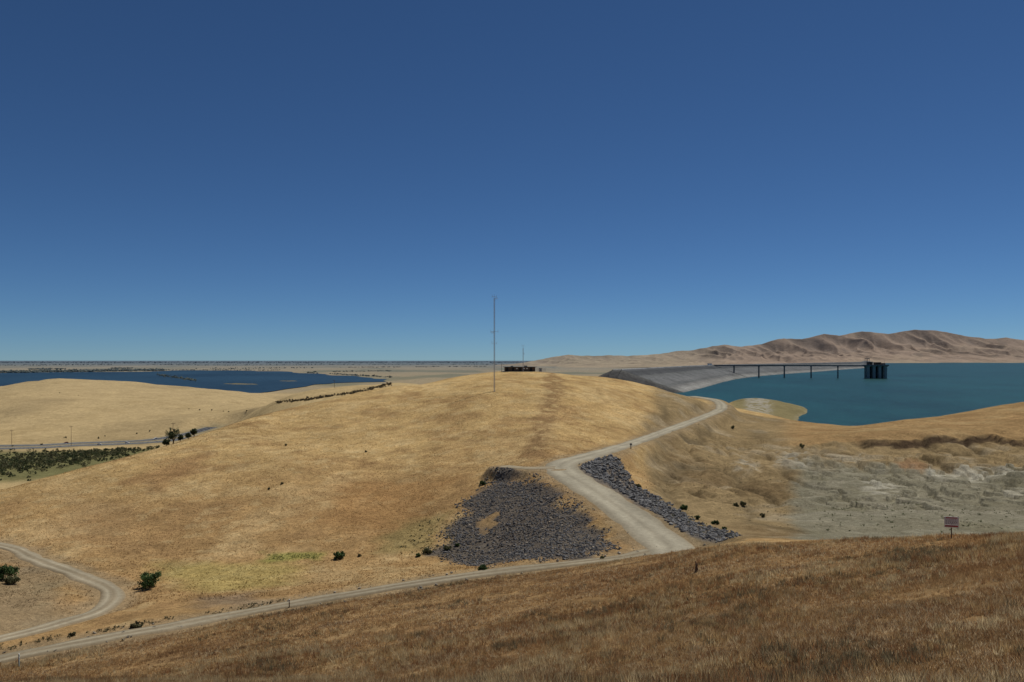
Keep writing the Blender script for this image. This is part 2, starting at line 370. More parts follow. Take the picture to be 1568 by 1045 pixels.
# ---------------------------------------------------------------- ground sheet
ys=np.concatenate([np.linspace(-30,8,22)[:-1],np.exp(np.linspace(math.log(8),math.log(20),60))[:-1],np.exp(np.linspace(math.log(20),math.log(520),760))[:-1],np.exp(np.linspace(math.log(520),math.log(70000),330))])
vs=np.concatenate([np.linspace(-1.25,-.72,70)[:-1],np.linspace(-.72,.72,960),np.linspace(.72,1.25,70)[1:]])
Y,Vv=np.meshgrid(ys,vs,indexing='ij'); X=Vv*(Y+40)
x=X.ravel();y=Y.ravel(); z=terrain_z(x,y)
nr,nc=Y.shape
idx=np.arange(nr*nc).reshape(nr,nc)
Fc=np.stack([idx[:-1,:-1],idx[:-1,1:],idx[1:,1:],idx[1:,:-1]],-1).reshape(-1,4)
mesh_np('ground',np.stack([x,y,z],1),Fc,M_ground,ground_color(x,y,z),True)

# ---------------------------------------------------------------- road ribbons
def ribbon(name,P,wf,cols,na=11,mat=M_road,seed=0,lift=0.0):
    T=np.gradient(P[:,:2],axis=0); T/=np.linalg.norm(T,axis=1)[:,None]+1e-9; N=np.stack([T[:,1],-T[:,0]],1)
    t=np.linspace(-1,1,na); s=np.arange(len(P))
    w=wf(P[:,1])
    V=[];C=[]
    for j,tt in enumerate(t):
        wob=.7*fbm(s*.25,s*0+(5 if tt>0 else 9),seed,3)*abs(tt)*min(1,w.mean()/2)
        xy=P[:,:2]+N*((w*tt+wob)[:,None])
        zz=P[:,2]+lift+.05*(1-tt*tt)-(.22 if abs(tt)>.99 else 0)
        V.append(np.column_stack([xy,zz]))
        C.append(np.repeat(np.array(cols(tt))[None],len(P),0)*(1+.16*vnoise(s*.2,s*0+j*.7,seed+3))[:,None])
    V=np.stack(V,1).reshape(-1,3); C=np.stack(C,1).reshape(-1,3)
    idx=np.arange(len(P)*na).reshape(len(P),na)
    Fc=np.stack([idx[:-1,:-1],idx[:-1,1:],idx[1:,1:],idx[1:,:-1]],-1).reshape(-1,4)
    return mesh_np(name,V,Fc,mat,C,True)
def trackcol(tt):
    a=np.exp(-((abs(tt)-.42)/.2)**2); e=ss(.75,1,np.array(abs(tt)))*.7
    b=np.array((.235,.19,.125))*(1-a)+np.array((.33,.285,.20))*a
    return b*(1-e)+np.array((.25,.175,.095))*e
def gravcol(tt):
    a=np.exp(-((abs(tt)-.35)/.3)**2); e=ss(.75,1,np.array(abs(tt)))*.6
    b=np.array((.25,.22,.16))*(1-a)+np.array((.345,.31,.23))*a
    return b*(1-e)+np.array((.23,.175,.105))*e
ribbon('dirt_road',catmull(main_rd,1.2),lambda y:wvar(0,y),lambda t:trackcol(t)*.9,seed=1)
ribbon('gravel_road',catmull(grav_rd,1.2),lambda y:wvar(1,y),gravcol,seed=2,lift=.02)
ribbon('dirt_road',catmull(spur_rd,1.2),lambda y:wvar(2,y),trackcol,seed=3,lift=.01)
ribbon('dirt_road',catmull(loop_rd,1.2),lambda y:wvar(3,y),trackcol,seed=4)
hp=catmull(hwy,12)
T=np.gradient(hp[:,:2],axis=0); T/=np.linalg.norm(T,axis=1)[:,None]; Nn=np.stack([T[:,1],-T[:,0]],1)
hw_e=bpy.data.objects.new('highway',None); S.collection.objects.link(hw_e)
for sgn in(-1,1):
    q=hp.copy(); q[:,:2]+=Nn*14*sgn
    def hc(t): return np.array((.05,.052,.058)) if abs(t)<.9 else np.array((.14,.13,.11))
    o=ribbon('carriageway',q,lambda y:np.full_like(y,8.5),hc,seed=6,lift=.15); o.parent=hw_e
    for off in(-6.2,0,6.2):
        q2=q.copy(); q2[:,:2]+=Nn*off
        o=ribbon('lane_line',q2,lambda y:np.full_like(y,.08),lambda t:np.array((.55,.55,.52)),na=3,seed=7,lift=.24); o.parent=hw_e

# ---------------------------------------------------------------- water
def sheet(name,pts,zlev,mat,jit=0,seed=0,n=6):
    pts=np.array(pts,float); out=[]
    for i in range(len(pts)):
        a=pts[i];b=pts[(i+1)%len(pts)]
        for k in range(n):
            t=k/n; p=a*(1-t)+b*t; 
            if jit: p=p+np.array([vnoise(p[:1]/200,p[1:]/200,seed)[0],vnoise(p[:1]/200,p[1:]/200,seed+1)[0]])*jit*np.linalg.norm(p)/4000
            out.append((p[0],p[1],zlev))
    me=bpy.data.meshes.new(name); bm=bmesh.new(); vv=[bm.verts.new(q) for q in out]; f=bm.faces.new(vv); 
    bmesh.ops.triangulate(bm,faces=[f]); bm.to_mesh(me); bm.free()
    for p in me.polygons:
        if p.normal.z<0: p.flip()
    ob=bpy.data.objects.new(name,me); S.collection.objects.link(ob); me.materials.append(mat); return ob
CR=[(132,1000),(492,1900),(1121,3000),(2327,5200),(4200,9500)]
sheet('reservoir_water',[(110,560),(130,1000)]+CR[1:]+[(4800,11500),(16000,11500),(9000,3000),(2000,350),(300,350),(150,440)],-40,M_res,n=1)
def wz(px,py,z=-94.6):
    d=-z*F/(py-HY); return ((px-CX)/F*d,d)
fb=[(-400,571.5),(0,571.5),(120,569.8),(240,569.5),(275,567.5),(350,567.5),(430,569),(470,572),(545,576.5),(602,581),(590,585),(500,586.5),(472,592),(400,602),(330,604),(60,604),(-400,604)]
sheet('forebay_water',[wz(*p) for p in fb],-94.6,M_fore,jit=60,seed=5,n=8)
def isle(pts,h=2.5,col=(.16,.14,.085)):
    P=[wz(*p) for p in pts]; P=np.array(P); c=P.mean(0)
    n=len(P); Q=[]
    for i in range(n):
        for k in range(4): Q.append(P[i]*(1-k/4)+P[(i+1)%n]*(k/4))
    Q=np.array(Q); n=len(Q); Q=c+(Q-c)*(1+.15*np.sin(np.arange(n)*2.3))[:,None]
    V=[(*q,-95.5) for q in Q]+[(*(c+(q-c)*.8),-94.6+h*(.6+.4*math.sin(i*1.7))) for i,q in enumerate(Q)]+[(*c,-94.6+h)]
    f3=[(n+i,n+(i+1)%n,2*n) for i in range(n)]+[(i,(i+1)%n,n+(i+1)%n) for i in range(n)]+[(i,n+(i+1)%n,n+i) for i in range(n)]
    mesh_np('island',V,f3,M_ground,np.repeat(np.array([col]),len(V),0),True)
isle([(338,588.0),(360,587.2),(392,588.2),(396,589.2),(362,589.2)],1.0)
isle([(425,583.6),(450,583.2),(458,583.9),(440,584.3)],1.0)

# ---------------------------------------------------------------- dam
cp=catmull([(p[0],p[1],-13) for p in CR],40)
T=np.gradient(cp[:,:2],axis=0); T/=np.linalg.norm(T,axis=1)[:,None]; Nn=np.stack([T[:,1],-T[:,0]],1)
sec=[(-200,-96,(.33,.27,.17)),(-9,-14.4,(.24,.22,.18)),(-6,-13.0,(.42,.40,.35)),(-5.8,-12.2,(.5,.49,.45)),(-5.4,-12.2,(.5,.49,.45)),(-5.2,-13,(.30,.29,.28)),(5.2,-13,(.30,.29,.28)),(5.4,-12,(.85,.83,.8)),(5.9,-12,(.85,.83,.8)),(6.2,-13.2,(.16,.16,.16)),(13,-15.6,(.10,.10,.10)),(24,-19.3,(.11,.11,.11)),(28,-20.6,(.18,.18,.172)),(38,-24,(.19,.19,.185)),(52,-29.5,(.20,.197,.19)),(60,-32,(.165,.165,.158)),(66,-34,(.23,.222,.205)),(76,-37.5,(.34,.33,.30)),(84,-40.6,(.25,.24,.22)),(110,-50,(.2,.2,.18))]
V=[];C=[]
for i in range(len(cp)):
    p=cp[i]; nn=Nn[i]
    for o,h,c in sec:
        nzv=float(vnoise(np.array([p[0]/30+o]),np.array([p[1]/30]),91)[0])
        hz=1-math.exp(-p[1]/17000); c2=np.array(c)*.7*(1+.18*nzv)*(1-hz)+np.array(HAZE)*hz*.9  # dam colour fades into painted haze with distance
        V.append((p[0]+nn[0]*o,p[1]+nn[1]*o,h+(.5*nzv if 8<o<100 else 0))); C.append(c2)
k=len(sec); 
first=[np.array(v) for v in V[:k]]
V2=[];C2=[]
tdir=-np.array([T[0][0],T[0][1],0])
for j,v in enumerate(first):
    for st,(dd_,dz) in enumerate([(0,0),(10,-3.2),(22,-7.5),(45,-18)]):
        V2.append(v+tdir*dd_+np.array([0,0,dz-.02])); C2.append((.075,.073,.07) if st else (.11,.108,.10))
idx=np.arange(len(V)).reshape(-1,k)
Fd=np.stack([idx[:-1,:-1],idx[:-1,1:],idx[1:,1:],idx[1:,:-1]],-1).reshape(-1,4)
o2=len(V); idx2=o2+np.arange(len(V2)).reshape(k,4)
Fd2=np.stack([idx2[:-1,:-1],idx2[:-1,1:],idx2[1:,1:],idx2[1:,:-1]],-1).reshape(-1,4)
mesh_np('earthfill_dam',np.array(V+[tuple(v) for v in V2]),np.vstack([Fd,Fd2]),M_dam,np.array(C+C2),False)

# ---------------------------------------------------------------- intake tower and access bridge
tx,ty=(1341-CX)/F*1690,1690.
tw=bpy.data.objects.new('intake_tower',None); S.collection.objects.link(tw); tw.location=(tx,ty,0); rzt=-.12; tw.rotation_euler=(0,0,rzt)
b=MB()
for i in range(4):
    xx=-17.4+i*11.6
    for yy in(-7,9):
        b.tube((xx,yy,-62),(xx,yy,-16),3.2,3.2,20,0)
        b.tube((xx,yy,-16),(xx,yy,-13.4),3.2,5.2,20,0)
        b.tube((xx,yy,-41.5),(xx,yy,-39.2),3.7,3.7,20,1)
b.obj('gate_shafts',[M_conc,M_concd],parent=tw)
b=MB()
for xx in(-11.6,0,11.6): b.box((xx,4,-38),(5.2,6,48),0)
for zz in(-33,-25): b.box((0,1,zz),(40,11,1.2),1)
b.obj('trash_racks',[M_dark,M_concd],parent=tw)
b=MB(); b.box((0,1,-12.2),(46,26,2.4),0)
b.box((-12,2,-8),(9,12,5.9),1); b.box((-12,2,-4.8),(10,13,.5),0)
b.box((4,3,-8.5),(12,11,4.9),1); b.box((4,3,-5.8),(13,12,.5),0); b.box((16,3,-9),(6,9,3.9),0)
for xx in(-14.5,-11,2,6): b.box((xx,-4.2,-8.4),(1.6,.5,2.2),2)
for i in range(24):
    b.tube((-22.5+i*1.957,-11.6,-11),(-22.5+i*1.957,-11.6,-9.7),.09,.09,5,0)
b.tube((-22.5,-11.6,-9.7),(22.5,-11.6,-9.7),.1,.1,5,0)
b.obj('operating_deck',[M_concd,M_brown,M_dark],parent=tw)
b=MB()
for xx in(-19.5,-15):
    for yy in(-5,7): b.tube((xx,yy,-11),(xx,yy,1.5),.4,.4,6,0)
b.box((-17.2,1,2),(6,15,1.2),0); b.tube((-17,1,2),(-8,1,6),.35,.2,6,0); b.tube((-17,1,2),(-18,1,6.5),.3,.2,6,0); b.tube((-18,1,6.5),(-8,1,6),.12,.12,5,0)
b.tube((20,8,-11),(20,8,0),.2,.12,6,0)
b.obj('gantry_crane',[M_concd],parent=tw)
A=np.array([tx-22,ty+2]); Bp=np.array([455.,1830.]); dv=Bp-A; ln=np.linalg.norm(dv); ang=math.atan2(dv[1],dv[0]); cen=(A+Bp)/2
br=bpy.data.objects.new('access_bridge',None); S.collection.objects.link(br)
b=MB(); b.box((cen[0],cen[1],-12.0),(ln,7,.5),0,ang)
for off in(-2.4,2.4):
    nx,ny=-math.sin(ang)*off,math.cos(ang)*off; b.box((cen[0]+nx,cen[1]+ny,-13.35),(ln,.7,2.2),1,ang)
for off in(-3.4,3.4):
    nx,ny=-math.sin(ang)*off,math.cos(ang)*off
    b.tube((A[0]+nx,A[1]+ny,-10.6),(Bp[0]+nx,Bp[1]+ny,-10.6),.12,.12,5,0)
    for t in np.linspace(0,1,90): 
        p=A+dv*t; b.tube((p[0]+nx,p[1]+ny,-11.75),(p[0]+nx,p[1]+ny,-10.6),.08,.08,4,0)
b.obj('deck',[M_conc,M_concd],parent=br)
b=MB()
for px in(1124,1162,1201,1242,1283):
    u=(px-CX)/F; t=(u*A[1]-A[0])/(dv[0]-u*dv[1]); p=A+dv*t
    b.box((p[0],p[1],-15.2),(3,9,1.5),0,ang)
    for s in(-1,1):
        q=(p[0]-math.sin(ang)*2.6*s,p[1]+math.cos(ang)*2.6*s); b.tube((*q,-62),(*q,-15.9),1.5,1.2,12,0)
b.obj('piers',[M_concd],parent=br)
b=MB(); b.box((0,0,2),(9,6,4),0); b.box((0,0,4.2),(10,7,.5),1); b.box((-2,-3.05,1.4),(1.4,.2,2.2),2); b.box((2,-3.05,2),(1.5,.2,1.2),2)
b.obj('gate_house',[M_white,M_conc,M_dark],loc=(452,1822,-13),rz=ang)

# ---------------------------------------------------------------- distant hills
sil=np.array([(700,554),(800,553),(840,549),(870,543.5),(900,545),(930,544.5),(960,546),(1000,543),(1030,539),(1060,537),(1085,532),(1110,528),(1135,531),(1165,527),(1200,518),(1228,520),(1262,512),(1285,515),(1320,507),(1360,512),(1400,506),(1435,507),(1475,514),(1510,519),(1540,517),(1568,521),(1650,512),(1800,515),(2100,530)],float)
us=np.linspace(-.06,1.15,1300); deps=np.concatenate([np.linspace(9400,10800,50)[:-1],np.linspace(10800,12900,190)[:-1],np.linspace(12900,15400,30)])
U,dep=np.meshgrid(us,deps,indexing='ij')
Xh=U*dep; Yh=dep; pxh=CX+F*U
fade=ss(740,850,pxh)
sv=np.interp(pxh,sil[:,0],sil[:,1]); zc=(HY-sv)/F*12800+14*fbm(Xh/210,Xh*0,30,3)
base=np.where(pxh>1340,-41.5,-41.5-50*ss(1340,1200,pxh))-9*ss(1000,800,pxh)
wxp=Xh+260*fbm(Xh/900,Yh/900,31,3)+.25*Yh
r1=1-np.abs(vnoise(wxp/520,Yh/2600,32))*1.0; r2=1-np.abs(vnoise((wxp+.3*Yh)/230,Yh/900,34)); r3=1-np.abs(vnoise((wxp-.4*Yh)/105,Yh/380,35))
rid=(.50*r1+.33*r2+.17*r3)
tt=np.clip((dep-10500)/2300,0,1); prof=ss(0,1,tt*.68)/ss(0,1,np.array(.68))
hgt=prof*(1-(1-rid)*1.3*(1-prof**4))
hgt=np.where(dep>12800,1-((dep-12800)/2600)**2*.8,hgt)
Zh=base+(zc-base)*np.clip(hgt,0,1.1)*fade+5*fbm(Xh/150,Yh/150,36,3)*ss(0,.15,tt)*np.clip((zc+60)/250,.1,1)*fade
fh=fbm(Xh/700,Yh/500,38,3); tf=np.clip((dep-9400)/2600,0,1)
Zh=Zh+np.maximum(0,50*(fh+.15))*ss(.0,.12,tf)*ss(.9,.5,tf)*np.clip((zc+60)/200,.15,1)*fade
hc=np.empty(U.shape+(3,)); hc[:]=(.33,.22,.13)
def hm(mk,col): hc[:]=hc*(1-mk[...,None])+np.array(col)*mk[...,None]
hm(ss(1150,1000,pxh),(.35,.265,.15)); hm(ss(10900,10500,dep)*.6,(.33,.255,.155))
hm(ss(.62,.3,rid)*.45*ss(0,.1,tt),(.18,.12,.07)); hm(ss(.0,.5,fbm(Xh/300,Yh/300,39,3))*.35,(.39,.28,.16)); hm(ss(.1,.5,fbm(Xh/120,Yh/160,40,3))*.35,(.20,.14,.085))
hm(ss(9400,9430,dep)*ss(9560,9500,dep)*.5*ss(1340,1360,pxh),(.45,.4,.3))
hm(1-np.exp(-(dep-600)/30000),(.17,.20,.24))  # aerial haze painted into the hill colour by depth
idx=np.arange(U.size).reshape(U.shape)
Fh=np.stack([idx[:-1,:-1],idx[1:,:-1],idx[1:,1:],idx[:-1,1:]],-1).reshape(-1,4)
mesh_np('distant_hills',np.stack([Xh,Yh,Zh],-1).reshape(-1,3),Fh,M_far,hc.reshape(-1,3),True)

# ---------------------------------------------------------------- rocks
def ico(sub):
    bm=bmesh.new(); bmesh.ops.create_icosphere(bm,subdivisions=sub,radius=1); v=np.array([q.co[:] for q in bm.verts]); f=np.array([[w.index for w in q.verts] for q in bm.faces]); bm.free(); return v,f
IV1,IF1=ico(1); IV2,IF2=ico(2)
def inpoly(P,n,seed,soft=.05,na=1.6,thr=None):
    r=np.random.default_rng(seed); P=np.array(P); out=[]
    lo=P.min(0)-na;hi=P.max(0)+na
    while len(out)<n:
        q=lo+(hi-lo)*r.random((4000,2)); pm=polymask(q[:,0],q[:,1],P,soft,na,4,seed)
        out+=list(q[pm>(r.random(len(q)) if thr is None else thr)])
    return np.array(out[:n])
def scatter_blobs(name,P,r,iv,fi,mat,colf,sq=(.7,1.2),jit=.22,sink=.3,seed=1,smooth=False):
    R=np.random.default_rng(seed); n=len(P); k=len(iv)
    s=r[:,None,None]*R.uniform(sq[0],sq[1],(n,1,3)); s[:,:,2]*=.8
    a=R.uniform(0,6.28,n); c,sn=np.cos(a),np.sin(a)
    v=iv[None]*(1+jit*R.standard_normal((n,k,1)))*s
    vx=v[...,0]*c[:,None]-v[...,1]*sn[:,None]; vy=v[...,0]*sn[:,None]+v[...,1]*c[:,None]
    tilt=R.uniform(-.5,.5,(n,1)); vz=v[...,2]+vx*tilt
    V=np.stack([vx+P[:,0:1],vy+P[:,1:2],vz+P[:,2:3]+r[:,None]*sink],-1).reshape(-1,3)
    Fq=(fi[None]+(np.arange(n)*k)[:,None,None]).reshape(-1,3)
    C=np.repeat(colf(n,R),k,0)
    return mesh_np(name,V,Fq,mat,C,smooth)
def rockcol(n,R):
    g=R.uniform(.5,1.4,(n,1)); c=np.array((.108,.104,.102))*g; w=(R.random((n,1))<.16); return np.where(w,np.array((.22,.185,.14))*g,c)
q=inpoly(PW[0][0],14500,3,2.5,4)
hole=polymask(q[:,0],q[:,1],PW[2][0],1.0,2.5,3,72)<.4; q=q[hole]
D,_=road_near(q[:,0],q[:,1],1,20); q=q[D>wvar(1,q[:,1])+.5]; D,_=road_near(q[:,0],q[:,1],0,20); q=q[D>wvar(0,q[:,1])+.9]
q=q[(fbm(q[:,0]/4,q[:,1]/4,77,2)>-.35)|(rng.random(len(q))<.4)]
r=.06+.26*rng.random(len(q))**2.8
scatter_blobs('riprap_rocks',np.column_stack([q,terrain_z(q[:,0],q[:,1])]),r,IV1,IF1,M_rock,rockcol,sink=.05,seed=4)
q=inpoly(PW[1][0],5600,6,1.2,2); D,_=road_near(q[:,0],q[:,1],1,20); q=q[D>wvar(1,q[:,1])+.8]
r=(.08+.5*rng.random(len(q))**3.2)*np.interp(q[:,1],[140,190],[.8,1.15])
def rockcol2(n,R):
    g=R.uniform(.5,1.4,(n,1)); return np.array((.14,.136,.132))*g
scatter_blobs('riprap_rocks',np.column_stack([q,terrain_z(q[:,0],q[:,1])]),r,IV1,IF1,M_rock,rockcol2,sink=.12,seed=5)
pts=[]
for k_ in (0,1):
    P=ROADS[k_][0]
    for _ in range(260):
        i=rng.integers(0,len(P)); s=rng.choice([-1,1]); o=float(wvar(k_,P[i:i+1,1])[0])+.6+abs(rng.normal())*1.5
        pts.append((P[i,0]+s*o*rng.uniform(.3,1),P[i,1]+s*o))
q=np.array(pts); r=.08+.2*rng.random(len(q))**3
scatter_blobs('loose_stones',np.column_stack([q,terrain_z(q[:,0],q[:,1])]),r,IV1,IF1,M_rock,lambda n,R:np.array((.27,.235,.18))*R.uniform(.6,1.2,(n,1)),seed=8)

# ---------------------------------------------------------------- dry grass
def tufts(name,x,y,nb,h0,h1,w,seed,colf,cv=(.8,1.25),spread=.09,ln_=(.15,.9)):
    R=np.random.default_rng(seed); n=len(x); z=terrain_z(x,y)
    hs=R.uniform(h0,h1,(n,1))*(1+.6*fbm(x/4,y/4,81,2)[:,None])
    a=R.uniform(0,6.283,(n,nb)); lean=R.uniform(ln_[0],ln_[1],(n,nb)); h=hs*R.uniform(.6,1.1,(n,nb))
    bx=x[:,None]+R.normal(0,spread,(n,nb)); by=y[:,None]+R.normal(0,spread,(n,nb)); bz=np.repeat((z-.03)[:,None],nb,1)
    tx_=bx+np.cos(a)*h*lean; ty_=by+np.sin(a)*h*lean; tz=bz+h
    b=R.uniform(0,6.283,(n,nb)); wx=np.cos(b)*w; wy=np.sin(b)*w
    V=np.stack([np.stack([bx-wx,by-wy,bz],-1),np.stack([bx+wx,by+wy,bz],-1),np.stack([tx_,ty_,tz],-1)],2).reshape(-1,3)
    Fq=np.arange(len(V)).reshape(-1,3)
    c=colf(x,y,z,R); C=np.repeat(c,nb*3,0)*np.repeat(R.uniform(cv[0],cv[1],(n*nb,1)),3,0)
    return mesh_np(name,V,Fq,M_grass,C)
def samp(n,y0,y1,u0,u1,seed,p=1.0):
    R=np.random.default_rng(seed); y=(y0**p+(y1**p-y0**p)*R.random(n))**(1/p); u=R.uniform(u0,u1,n); return u*y,y
def fcol(x,y,z,R):
    c=ground_color(x,y,z); g=R.random((len(x),1)); c=c*1.5
    pt=fbm(x/6,y/6,83,3)[:,None]
    c=np.where(g<.18+.3*pt,np.array((.58,.46,.28)),c); c=np.where((g>.92-.3*np.maximum(pt-.05,0)),np.array((.26,.14,.068)),c); return c
def keepf(x,y):
    k=np.ones(len(x),bool)
    for i in range(4):
        D,_=road_near(x,y,i,10); k&=D>wvar(i,y)+.3+.8*rng.random(len(x))
    for P in (PW[0][0],PW[1][0]): k&=polymask(x,y,P,.5,1,4,3)<.5
    return k
def patchy(x,y,sc,seed,lo=-.25,hi=.25): return ss(lo,hi,fbm(x/sc,y/sc,seed,3))>rng.random(len(x))
x,y=samp(130000,14,60,-.85,.85,11,1.2); m=keepf(x,y)&patchy(x,y,2.2,84,-.65,.0); tufts('dry_grass',x[m],y[m],8,.12,.36,.015,12,fcol)
x,y=samp(150000,55,128,-.75,.75,13,1.3); px=CX+F*x/y; m=keepf(x,y)&(y<np.interp(px,pxs,Dd[3])+4)&patchy(x,y,3,85,-.65,-.05); tufts('dry_grass',x[m],y[m],4,.12,.38,.03,14,fcol)
x,y=samp(90000,118,330,-.75,.32,15,1.2); m=keepf(x,y)&((x/y<.12)|(y>300)); tufts('dry_grass',x[m],y[m],3,.10,.28,.06,16,lambda x,y,z,R:ground_color(x,y,z)*1.2*R.uniform(.65,1.25,(len(x),1)),(.9,1.1))
x,y=samp(30000,150,430,.12,.75,17,1.2); m=keepf(x,y)&patchy(x,y,9,99,-.1,.3); tufts('dry_grass',x[m],y[m],3,.10,.28,.06,18,lambda x,y,z,R:ground_color(x,y,z)*1.1*R.uniform(.6,1.2,(len(x),1)))
def bcol(x,y,z,R):
    t=fbm(x/7,y/7,86,3)[:,None]+R.normal(0,.22,(len(x),1))
    c=np.where(t>.18,np.array((.58,.46,.26)),np.where(t>-.08,np.array((.44,.30,.14)),np.where(t>-.3,np.array((.28,.145,.066)),np.array((.20,.165,.095)))))
    return c*R.uniform(.75,1.2,(len(x),1))
x,y=samp(17000,16,75,-.85,.85,21,1.4); m=keepf(x,y)&patchy(x,y,5,87,-.25,.3); tufts('dry_brush',x[m],y[m],24,.30,.68,.017,22,bcol,(.7,1.25),.14,(.1,.7))
x,y=samp(17000,60,122,-.75,.75,23,1.3); px=CX+F*x/y; m=keepf(x,y)&(y<np.interp(px,pxs,Dd[3])+3)&patchy(x,y,7,88,-.2,.35); tufts('dry_brush',x[m],y[m],14,.25,.6,.03,24,bcol,(.7,1.25),.16,(.1,.7))

# ---------------------------------------------------------------- foliage
def leaves(cen,rad,n,size,R,col,hollow=.35):
    nc=max(5,int(n/45)); d=R.normal(size=(nc,3)); d/=np.linalg.norm(d,axis=1)[:,None]; rr=R.uniform(hollow,.95,(nc,1))
    cc=np.array(cen)+d*rr*np.array(rad); cc[:,2]=np.maximum(cc[:,2],cen[2]-rad[2]*.8)
    cr=R.uniform(.22,.42,nc)*np.mean(rad); sh=R.uniform(.6,1.35,nc)
    i=R.integers(0,nc,n); o=R.normal(size=(n,3)); o/=np.linalg.norm(o,axis=1)[:,None]; p=cc[i]+o*(cr[i]*R.random(n)**.4)[:,None]
    a=R.normal(size=(n,3)); a/=np.linalg.norm(a,axis=1)[:,None]; b=np.cross(a,R.normal(size=(n,3))); b/=np.linalg.norm(b,axis=1)[:,None]
    s=(size*R.uniform(.6,1.3,n))[:,None]
    V=np.stack([p-a*s,p+b*s*.55,p+a*s,p-b*s*.55],1).reshape(-1,3)
    c=np.array(col)*(sh[i]*R.uniform(.75,1.25,n))[:,None]
    return V,np.repeat(c,4,0)
def plant(name,x,y,w,h,n,size,col,trunk=0,seed=0,z=None):
    R=np.random.default_rng(seed+100)
    z=float(terrain_z(np.array([x]),np.array([y]))[0]) if z is None else z
    b=MB(); th=h*trunk
    if trunk:
        b.tube((0,0,-.3),(0.04*h,0,th),w*.055,w*.04,8); 
        for k_ in range(5):
            a=k_*1.256+.4; b.tube((.04*h,0,th*.9),(math.cos(a)*w*.3,math.sin(a)*w*.3,th+(h-th)*.55),w*.03,w*.01,6)
    else:
        for k_ in range(6):
            a=k_*1.05; b.tube((0,0,-.2),(math.cos(a)*w*.3,math.sin(a)*w*.3,h*.55),w*.018,w*.006,5)
    Vb=np.array(b.v); fq=[f for f in b.f if len(f)==4]; 
    V,C=leaves((0,0,th+(h-th)*.5),(w*.5,w*.5,(h-th)*.52),n,size,R,col)
    Fl=np.arange(len(V)).reshape(-1,4)+len(Vb)
    ob=mesh_np(name,np.vstack([Vb,V]),np.vstack([np.array(fq),Fl]),[M_bark,M_leaf],np.vstack([np.full((len(Vb),3),.1),C]),False,midx=[0]*len(fq)+[1]*len(Fl))
    ob.location=(x,y,z); return ob
GR=(.07,.115,.038); OL=(.13,.13,.06)
sh=[(230,900,3.8,2.5,GR),(8,888,4.4,2.3,GR),(520,857,2.2,1.5,GR),(550,853,.8,.5,OL),(738,744,1.7,1.0,GR),(1128,776,1.4,.8,OL),(1047,781,1.8,.9,GR),(1137,775,1.8,.9,OL),(1168,793,1.2,.8,OL),(1068,796,1.2,.8,GR),(1122,657,2.0,1.4,OL),(432,742,.8,.6,OL),(412,750,.6,.5,OL),(560,693,.7,.6,OL),(740,874,1.6,.7,GR),(655,848,2.0,.8,OL),(685,843,1.6,.7,OL),(640,853,1.2,.6,GR),(1228,687,2.0,1.8,OL),(978,748,1.5,.9,OL),(1095,803,1.8,.6,GR),(1110,812,1.3,.5,GR),(210,962,1.6,.6,(.13,.12,.06)),(110,975,1.0,.4,(.13,.12,.06)),(20,895,3,1.2,OL),(438,683,.8,.7,OL),(922,857,.9,.4,OL),(700,838,1.0,.5,GR)]
pp=Gd([(a,b) for a,b,*_ in sh])
for i,((a,b_,w,h,c),p) in enumerate(zip(sh,pp)):
    plant('shrub',p[0],p[1],w,h,int(380+260*w),.10+.02*w,c,0,i)
def weedmass(name,pts,n,r0,r1,cols,seed):
    R=np.random.default_rng(seed); P=Gd(pts); q=inpoly(P,n,seed,thr=.5); z=terrain_z(q[:,0],q[:,1]); VV=[];CC=[]
    for (xx,yy),zz in zip(q,z):
        r=R.uniform(r0,r1); V,C=leaves((xx,yy,zz+r*.3),(r,r,r*.4),int(26),r*.22,R,cols[R.integers(len(cols))]); VV.append(V);CC.append(C)
    V=np.vstack(VV); mesh_np(name,V,np.arange(len(V)).reshape(-1,4),M_leaf,np.vstack(CC))
weedmass('green_weeds',[(402,848),(495,849),(490,857),(412,860)],110,.15,.4,[(.22,.24,.07),(.32,.29,.11)],1)
weedmass('green_weeds',[(1000,768),(1060,790),(1130,818),(1120,826),(1050,800)],70,.2,.45,[(.12,.14,.06),(.2,.2,.09)],2)
weedmass('green_weeds',[(1040,700),(1200,690),(1230,760),(1210,810),(1080,780)],190,.15,.4,[(.17,.15,.08),(.14,.13,.07)],3)
weedmass('green_weeds',[(1240,780),(1400,770),(1560,785),(1560,815),(1250,815)],170,.15,.5,[(.14,.16,.07),(.17,.17,.09)],4)
weedmass('green_weeds',[(640,800),(700,795),(690,850),(600,852)],130,.2,.55,[(.17,.16,.08),(.25,.2,.1)],5)
weedmass('roadside_weeds',[(0,1000),(230,957),(450,918),(450,914),(230,951),(0,992)],110,.15,.5,[(.12,.11,.055),(.16,.13,.065),(.09,.09,.045)],6)

# oaks standing just behind the shoulder of the hill
for i,(px,d,w,h) in enumerate([(265,266,5.0,5.3),(297,279,2.6,2.9),(288,276,2.0,1.9),(276,272,2.2,2.2),(255,263,2.6,2.4)]):
    x0,y0,z0=at(px,d); plant('oak_tree',x0,y0,w,h,1500,.2,(.055,.07,.028),.22,40+i,z0)
R=np.random.default_rng(5); VV=[];CC=[]
for i in range(900):
    t=R.random(); px=-60+t*310; py=np.interp(px,[-60,0,120,240],[722,714,699,682])+R.normal(0,7.5)
    if py<690-px*.06: continue
    p=Gd([(px,py)])[0]
    if p[1]<330 or p[1]>820: continue
    z0=float(terrain_z(p[:1],p[1:])[0]); w=R.uniform(1.6,4.6); h=w*R.uniform(.5,.8)
    V,C=leaves((p[0],p[1],z0+h*.45),(w*1.3,w,h*.6),70,.6,R,[(.06,.075,.03),(.08,.09,.04),(.12,.12,.055),(.15,.14,.07)][R.integers(4)]); VV.append(V);CC.append(C)
